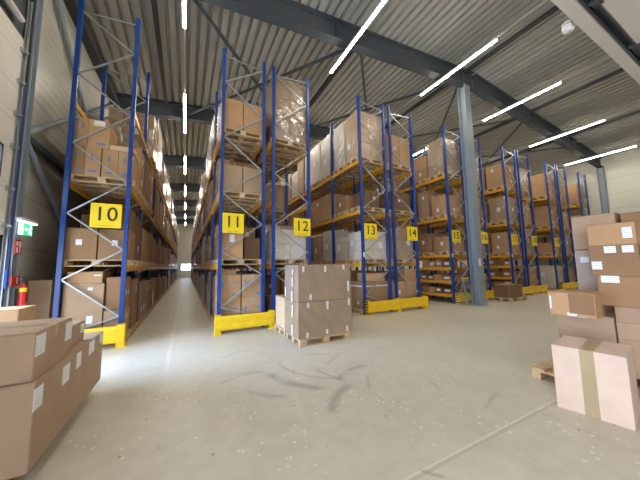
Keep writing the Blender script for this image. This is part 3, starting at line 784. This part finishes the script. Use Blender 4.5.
for n in (13, 15, 17, 19):
    x = rowx(n)
    guard(x-.04, x+2.66, 'long yellow guard rail with black stripes before rack %s and its neighbour' % NW[n], (x+.03, x+1.3, x+2.59), hz=True)
guard(rowx(21)-.04, rowx(21)+1.2, 'yellow guard rail at the rack nearest the right wall', (rowx(21)+.03, rowx(21)+1.13), hz=True)

# ------------------------------------------------------------------ wrapped pallet load in the middle
pallet(2.665, 5.31, 0, 'wooden pallet under the big film-wrapped cartons in the middle of the hall', detailed=True)
t = thing('wrapped_carton_stack', 'big brown film-wrapped block of two stacked cartons on a pallet in the open floor', 'wrapped load', (2.665, 5.31, .144))
W, D_ = 1.27, .81
bm = bmesh.new(); add_box(bm, -W/2, W/2, -D_/2, D_/2, 0, .72); bmesh.ops.bevel(bm, geom=list(bm.edges), offset=.008, segments=2, affect='EDGES'); link('lower_carton', fin(bm, 'lower_carton', FB), t)
bm = bmesh.new(); add_box(bm, -W/2+.004, W/2-.004, -D_/2+.004, D_/2-.004, .728, 1.48); bmesh.ops.bevel(bm, geom=list(bm.edges), offset=.008, segments=2, affect='EDGES'); link('upper_carton', fin(bm, 'upper_carton', FB), t)
link('stretch_film', film_mesh(W, D_, 1.48, 3), t)
for u, z, hh in ((-.53, 1.39, .12), (-.02, 1.39, .13), (.44, 1.42, .10), (-.37, .82, .12), (.55, 1.0, .22), (-.43, .66, .1), (.02, .63, .17), (.56, .66, .15), (-.45, .07, .1), (.0, .09, .1), (.5, .09, .12)):
    on_face(t, 'f', W+.036, D_+.036, u, z, small(.05, hh, .003, 'tape_white'), 'tape_tab')
for u, z, hh in ((-.15, 1.33, .12), (-.13, 1.12, .2), (-.1, .82, .22), (-.12, .52, .25), (-.1, .14, .2), (.3, .9, .2)):
    on_face(t, 'l', W+.036, D_+.036, u, z, small(.06, hh, .003, 'tape_white'), 'tape_tab')
pallet(2.66, 6.17, 0, 'wooden pallet under the pale carton behind the big wrapped cartons', detailed=True)
carton(2.08, 3.2, 5.80, 6.54, .144, .86, 'low pale carton on a pallet behind the big wrapped cartons', 'card_pale', 'x', 'narrow', strap=None)

# crate and pallet at the foot of rack 17
pallet(12.55, 6.42, 0, 'wooden pallet under the round-cornered brown box near the grey column', detailed=True)
t = thing('cardboard_drum_box', 'low brown round-cornered box on a pallet near the grey column', 'box', (12.5, 6.42, .144))
pts = []
for (qx, qy, a0) in ((.42, .22, 0), (-.42, .22, 90), (-.42, -.22, 180), (.42, -.22, 270)):
    for k in range(5): a = math.radians(a0+k*22.5); pts.append((qx+.12*math.cos(a), qy+.12*math.sin(a)))
bm = bmesh.new(); add_poly(bm, pts, 0, .50); link('body', fin(bm, 'body', 'card_dark'), t)
bm = bmesh.new(); add_poly(bm, [(x*1.02, y*1.03) for x, y in pts], .50, .525); link('lid', fin(bm, 'lid', 'card_brown'), t)

# step ladder beside the column
t = thing('step_ladder', 'small aluminium step ladder standing beside the grey column', 'ladder', (9.78, 6.52, 0))
for s in (-1, 1):
    bm = bmesh.new(); add_bar(bm, (s*.19, -.15, .01), (s*.14, .0, 1.02), .03, .05, (0, 1, 0)); link('front_rail', fin(bm, 'front_rail', 'galvanised'), t)
    bm = bmesh.new(); add_bar(bm, (s*.19, .17, .01), (s*.14, .02, 1.0), .02, .04, (0, 1, 0)); link('rear_rail', fin(bm, 'rear_rail', 'galvanised'), t)
for k in range(4):
    z = .22+.22*k; quick('step', 'galvanised', t, (-.17, .17, -.15+.15*z-.05, -.15+.15*z+.04, z, z+.03))
quick('top_cap', 'yellow_guard', t, (-.16, .16, -.06, .08, 1.0, 1.04))

# ------------------------------------------------------------------ right foreground
pallet(4.96, 1.62, 0, 'wooden pallet sticking out behind the big taped carton', detailed=True)
t = carton(-.30, .30, -.28, .28, 0, .67, 'big taped carton standing alone on the floor at the right front', 'card_pink', 'x', 'wide')
# placed corner on corner with the photograph: long face towards -x
t.location = (4.065, 1.285, 0); t.rotation_euler.z = math.radians(9.3)
pallet(5.62, .76, 0, 'wooden pallet under the tall stack of labelled cartons at the right edge', rotz=PI/2*0, detailed=True)
carton(5.02, 5.50, 1.34, 1.93, .144, .86, 'brown carton on the pallet under the open-flapped carton, behind the taped carton', 'card_rose', 'y', None, stickers=[('l', .0, .69, .1, .05)])
# open-topped-looking carton
t = thing('cardboard_box', 'tan carton with raised top flap lying on the carton beside the tall stack', 'box', (4.93, 1.66, .86), math.radians(4))
quick('carton', 'card_tan', t, (-.21, .21, -.235, .235, 0, .31))
bm = bmesh.new(); add_bar(bm, (-.21, 0, .322), (.21, 0, .322), .475, .008); link('top_flap', fin(bm, 'top_flap', 'card_tan'), t)
quick('side_flap', 'card_brown', t, (-.222, -.212, -.225, .02, .04, .3)); quick('shipping_label', 'paper', t, (-.216, -.211, .21, .232, .08, .26))
quick('packing_tape', 'tape_white', t, (-.214, -.211, -.05, .05, .0, .05))
X = 5.02
carton(X+.02, 5.9, .42, 1.325, .144, .60, 'brown carton at the bottom of the right-hand stack', 'card_rose', 'y')
carton(X+.02, 5.9, .98, 1.325, .60, .81, 'low grey-brown carton, second layer of the right-hand stack', 'card_rose', 'y')
carton(X+.02, 5.9, .40, .97, .60, .81, 'low carton with brown tape at the right frame edge, second layer', 'card_rose', 'y', 'narrow')
carton(X+.02, 5.9, .98, 1.325, .81, 1.012, 'low grey-brown carton, third layer of the right-hand stack', 'card_rose', 'x')
carton(X+.02, 5.9, .40, .97, .81, 1.012, 'low carton at the right frame edge, third layer of the stack', 'card_rose', 'x')
carton(X, 5.85, .62, 1.45, 1.012, 1.405, 'long brown carton with a label, fourth layer of the right-hand stack', 'card_brown', 'y', None, stickers=[('l', .29, .35, .17, .09), ('l', -.35, .33, .12, .1)])
carton(X, 5.55, 1.045, 1.50, 1.405, 1.815, 'brown carton with three white labels, fifth layer of the right-hand stack', 'card_brown', 'y', None, stickers=[('l', .02, .35, .11, .09), ('l', -.14, .35, .10, .09), ('l', .16, .14, .10, .11)])
carton(X, 5.6, 1.05, 1.495, 1.815, 2.10, 'tan carton with one white label on top of the right-hand stack', 'card_tan', 'y', None, stickers=[('l', -.15, .15, .085, .14)])
# behind
carton(5.6, 6.1, 1.35, 1.84, 1.79, 2.32, 'plain upright brown carton at the back top of the right-hand stack', 'card_rose', 'y')
wrapped(5.86, 1.595, 1.05, .5, .5, .735, (1, 1, 1), 'card_gloss', 'film-wrapped glossy brown carton at the back of the right-hand stack', 2, [('l', .13, .58, .10, .09)], film=False)
carton(5.6, 6.1, 1.35, 1.84, .144, 1.045, 'brown carton standing under the film-wrapped one at the stack back', 'card_brown', 'y')
carton(5.62, 6.2, .9, 1.30, 1.405, 1.815, 'brown carton hidden behind the labelled ones of the right-hand stack', 'card_brown', 'y')
carton(5.95, 6.35, .9, 1.30, .144, 1.4, 'tall brown carton at the back foot of the right-hand stack', 'card_brown', 'y')
carton(5.62, 6.2, .9, 1.30, 1.815, 2.29, 'brown carton peeking out behind the top of the right-hand stack', 'card_brown', 'y')
pallet(6.15, 1.62, 0, 'wooden pallet at the back of the right-hand stack', detailed=False)

# ------------------------------------------------------------------ left foreground
pallet(-1.73, 3.25, 0, 'nearer dark wooden pallet under the long cartons at the left edge', rotz=0, detailed=True)
pallet(-1.73, 4.08, 0, 'farther wooden pallet under the long cartons at the left edge', rotz=0, detailed=True)
carton(-2.1, -.96, 2.76, 4.56, .144, .77, 'very long brown carton with white labels lying at the lower left', 'card_rose', 'y', None,
       stickers=[('r', -.84, .50, .14, .16), ('r', -.32, .49, .16, .16), ('r', .0, .52, .13, .15), ('r', .42, .54, .2, .14), ('r', .82, .55, .15, .12)])
carton(-1.62, -.99, 2.79, 3.50, .772, 1.13, 'brown carton with two white labels, nearest on the long carton at left', 'card_rose', 'x', 'narrow',
       stickers=[('r', -.27, .25, .15, .16), ('r', .28, .24, .15, .17)])
carton(-1.65, -1.05, 3.56, 4.12, .772, 1.0, 'lower brown carton on the long carton behind the labelled one at left', 'card_rose', 'x', None, stickers=[('r', -.2, .14, .12, .14), ('r', .2, .15, .1, .1)])
carton(-2.42, -1.82, 4.64, 5.05, .0, 1.12, 'brown carton at the left edge behind the long carton near the dock door', 'card_tan', 'x', stickers=[('r', 0, .8, .1, .1)])

# ------------------------------------------------------------------ wall fittings
xw = XL+.163
t = thing('exit_sign', 'lit green emergency exit sign with running figure on the left column', 'exit sign', (xw+.03, 6.45, 2.27))
quick('lamp_housing', 'white_plastic', t, (-.03, .05, -.12, .46, .20, .25))
quick('lamp', 'lamp_violet', t, (-.01, .04, -.10, .44, .185, .20))
quick('sign_panel', 'exit_green', t, (.0, .012, .05, .36, -.04, .185))
quick('side_panel', 'exit_white', t, (.0, .011, -.08, .05, -.04, .185)); 
bm = bmesh.new()
add_box(bm, .012, .016, .10, .125, .06, .075)
add_bar(bm, (.014, .13, .07), (.014, .20, .07), .004, .02, (0, 0, 1)); add_bar(bm, (.014, .10, .07), (.014, .135, .10), .004, .018, (1, 0, 0)); add_bar(bm, (.014, .10, .07), (.014, .135, .04), .004, .018, (1, 0, 0))
link('arrow', fin(bm, 'arrow', 'exit_white'), t)
bm = bmesh.new(); add_cyl(bm, (.012, .275, .15), (.016, .275, .15), .016, n=12)
for a, b_ in (((.27, .13), (.26, .07)), ((.26, .07), (.235, .03)), ((.235, .03), (.22, -.01)), ((.26, .07), (.295, .04)), ((.295, .04), (.30, -.02)), ((.27, .12), (.235, .10)), ((.27, .12), (.305, .09))):
    add_bar(bm, (.014, *a), (.014, *b_), .004, .018, (1, 0, 0))
link('running_figure', fin(bm, 'running_figure', 'exit_white'), t)
t = thing('fire_equipment_sign', 'red fire sign with white pictograms under the green exit sign', 'sign', (xw+.01, 6.45, 1.98))
quick('panel', 'red_paint', t, (-.005, .005, -.08, .12, -.1, .16))
quick('pictogram', 'white_plastic', t, (.005, .008, -.055, -.005, .05, .12), (.005, .008, .04, .09, .02, .13), (.005, .008, -.05, .0, -.07, .02), (.005, .008, .05, .07, -.08, .0))
t = thing('fire_extinguisher_sign', 'small red square sign above the fire extinguisher', 'sign', (xw+.01, 6.48, 1.42))
quick('panel', 'red_paint', t, (-.005, .005, -.12, .14, -.09, .09)); quick('pictogram', 'white_plastic', t, (.005, .008, .03, .07, -.05, .05), (.005, .008, .02, .04, .03, .06))
t = thing('fire_extinguisher', 'red fire extinguisher with yellow label hanging on the left column', 'fire extinguisher', (xw+.08, 6.58, .88))
bm = bmesh.new(); add_cyl(bm, (0, 0, 0), (0, 0, .42), .052, .052, 20); add_cyl(bm, (0, 0, .42), (0, 0, .49), .052, .02, 20); link('cylinder', fin(bm, 'cylinder', 'red_paint'), t)
bm = bmesh.new(); add_cyl(bm, (0, 0, .34), (0, 0, .41), .0535, .0535, 20); link('yellow_label', fin(bm, 'yellow_label', 'tape_yellow'), t)
bm = bmesh.new(); add_cyl(bm, (0, 0, .49), (0, 0, .54), .025, .025, 10); add_box(bm, -.02, .02, -.1, .03, .54, .56); add_box(bm, -.015, .015, -.1, .03, .58, .595); link('valve', fin(bm, 'valve', 'dark_steel'), t)
bm = bmesh.new(); P_ = [(0, .03, .52), (.02, .07, .48), (.03, .08, .35), (.03, .07, .15)]
for a, b_ in zip(P_, P_[1:]): add_cyl(bm, a, b_, .012, n=8)
link('hose', fin(bm, 'hose', 'rubber'), t)
quick('bracket', 'dark_steel', t, (-.09, -.045, -.02, .02, .1, .4))

# ------------------------------------------------------------------ light
w = bpy.data.worlds.new('w'); bpy.context.scene.world = w; w.use_nodes = True
bg = w.node_tree.nodes['Background']; bg.inputs['Color'].default_value = (.72, .84, 1, 1); bg.inputs['Strength'].default_value = 7
def area(name, loc, rot, sx, sy, power, col, spread=180):
    l = bpy.data.lights.new(name, 'AREA'); l.shape = 'RECTANGLE'; l.size = sx; l.size_y = sy; l.energy = power; l.color = col; l.spread = math.radians(spread)
    o = bpy.data.objects.new(name, l); C.objects.link(o); o.location = loc; o.rotation_euler = rot; return o
# daylight through the dock openings in the left wall
area('daylight_dock', (XL-.35, 5.15, 1.2), (0, -PI/2+.22, 0), 1.9, 1.7, 90, (.42, .62, 1), 75)
area('daylight_dock_rear', (XL-.3, -2.6, 1.9), (0, -PI/2, 0), 3.2, 3.8, 190, (.88, .86, 1), 150)

# ------------------------------------------------------------------ camera
cam = bpy.data.cameras.new('camera'); co = bpy.data.objects.new('camera', cam); C.objects.link(co)
cam.sensor_width = 36; cam.sensor_fit = 'HORIZONTAL'; cam.lens = 259.06/640*36; cam.clip_start = .05; cam.clip_end = 200
yw, pt, rl = math.radians(27.387), math.radians(5.6687), math.radians(-.8879)
fw = Vector((math.sin(yw)*math.cos(pt), math.cos(yw)*math.cos(pt), math.sin(pt))); rt = Vector((math.cos(yw), -math.sin(yw), 0)); up = rt.cross(fw)
R_ = rt*math.cos(rl)+up*math.sin(rl); U_ = up*math.cos(rl)-rt*math.sin(rl)
mm_ = Matrix((R_, U_, -fw)).transposed().to_4x4(); mm_.translation = (0, 0, CAM_H); co.matrix_world = mm_
S = bpy.context.scene; S.camera = co
S.view_settings.view_transform = 'Standard'; S.view_settings.look = 'None'; S.view_settings.gamma = 1; S.view_settings.use_curve_mapping = False
S.view_settings.exposure = .35

# ------------------------------------------------------------------ keep the 300 largest of a kind as objects, the rest becomes one object
bpy.context.view_layer.update()
O = Vector((0, 0, CAM_H))
def root(o):
    while o.parent: o = o.parent
    return o
kids = {}
for o in C.objects:
    if o.parent: kids.setdefault(root(o).name, []).append(o)
from mathutils.bvhtree import BVHTree
bv, bp, own = [], [], []
for o in C.objects:
    if o.type != 'MESH' or o.data.name.startswith(('stretch_film', 'ceiling')): continue
    b0 = len(bv); mw = o.matrix_world; rn = root(o).name
    bv += [mw @ v.co for v in o.data.vertices]
    for f in o.data.polygons: bp.append([b0+v for v in f.vertices]); own.append(rn)
bvh = BVHTree.FromPolygons(bv, bp)
def visible_px(r):
    lo = Vector((1e9,)*3); hi = -lo
    for o in [r]+kids.get(r.name, []):
        if o.type != 'MESH': continue
        for c in o.bound_box:
            p = o.matrix_world @ Vector(c); lo = Vector(map(min, lo, p)); hi = Vector(map(max, hi, p))
    def pr(p):
        v = p-O; z = v.dot(fw)
        return None if z < .1 else (320+259.06*v.dot(R_)/z, 240-259.06*v.dot(U_)/z)
    n = 5; hit = tot = 0; xs = []; ys = []
    for i in range(n):
        for j in range(n):
            for k in range(n):
                if 0 < i < n-1 and 0 < j < n-1 and 0 < k < n-1: continue
                t_ = [(q+.15)/(n-.7) for q in (i, j, k)]
                p = Vector([lo[a]+(hi[a]-lo[a])*t_[a] for a in range(3)])
                q = pr(p)
                if not q: continue
                xs.append(q[0]); ys.append(q[1]); tot += 1
                if not (0 <= q[0] <= 640 and 0 <= q[1] <= 480): continue
                d_ = (p-O).normalized()
                loc, nn, idx, dd = bvh.ray_cast(O+d_*.1, d_)
                if idx is not None and own[idx] == r.name: hit += 1
    if not tot: return 0
    return hit/tot*(max(xs)-min(xs))*(max(ys)-min(ys))
for kind, cap, sname, slabel, scat in (('cardboard_box', 298, 'distant_boxes', 'many cardboard boxes far down the rack rows and behind the front loads', 'boxes'),
                    ('wooden_pallet', 298, 'distant_pallets', 'many wooden pallets far down the rack rows and behind the front loads', 'pallets'),
                    ('wrapped_carton_stack', 298, 'distant_wrapped_loads', 'many film-wrapped carton loads far down the rack rows', 'wrapped loads')):
    things = [o for o in C.objects if not o.parent and o.name.split('.')[0] == kind]
    sc = sorted(((visible_px(o), o.name) for o in things), reverse=True)
    rest = [nm for i, (v, nm) in enumerate(sc) if i >= cap or v < .01]

    if not rest: continue
    verts, faces, mi, mats = [], [], [], []
    for nm in rest:
        r = C.objects[nm]
        for o in [r]+kids.get(nm, []):
            if o.type == 'MESH':
                b0 = len(verts); verts += [tuple(o.matrix_world @ v.co) for v in o.data.vertices]
                for mt_ in o.data.materials:
                    if mt_ not in mats: mats.append(mt_)
                idx = [mats.index(q) for q in o.data.materials]
                for f in o.data.polygons: faces.append([b0+v for v in f.vertices]); mi.append(idx[f.material_index])
    for nm in rest:
        for o in kids.get(nm, [])+[C.objects[nm]]: bpy.data.objects.remove(o)
    me = bpy.data.meshes.new(sname); me.from_pydata(verts, [], faces); me.polygons.foreach_set('material_index', mi)
    for q in mats: me.materials.append(q)
    o = link(sname, me); tag(o, slabel, scat); o['kind'] = 'stuff'
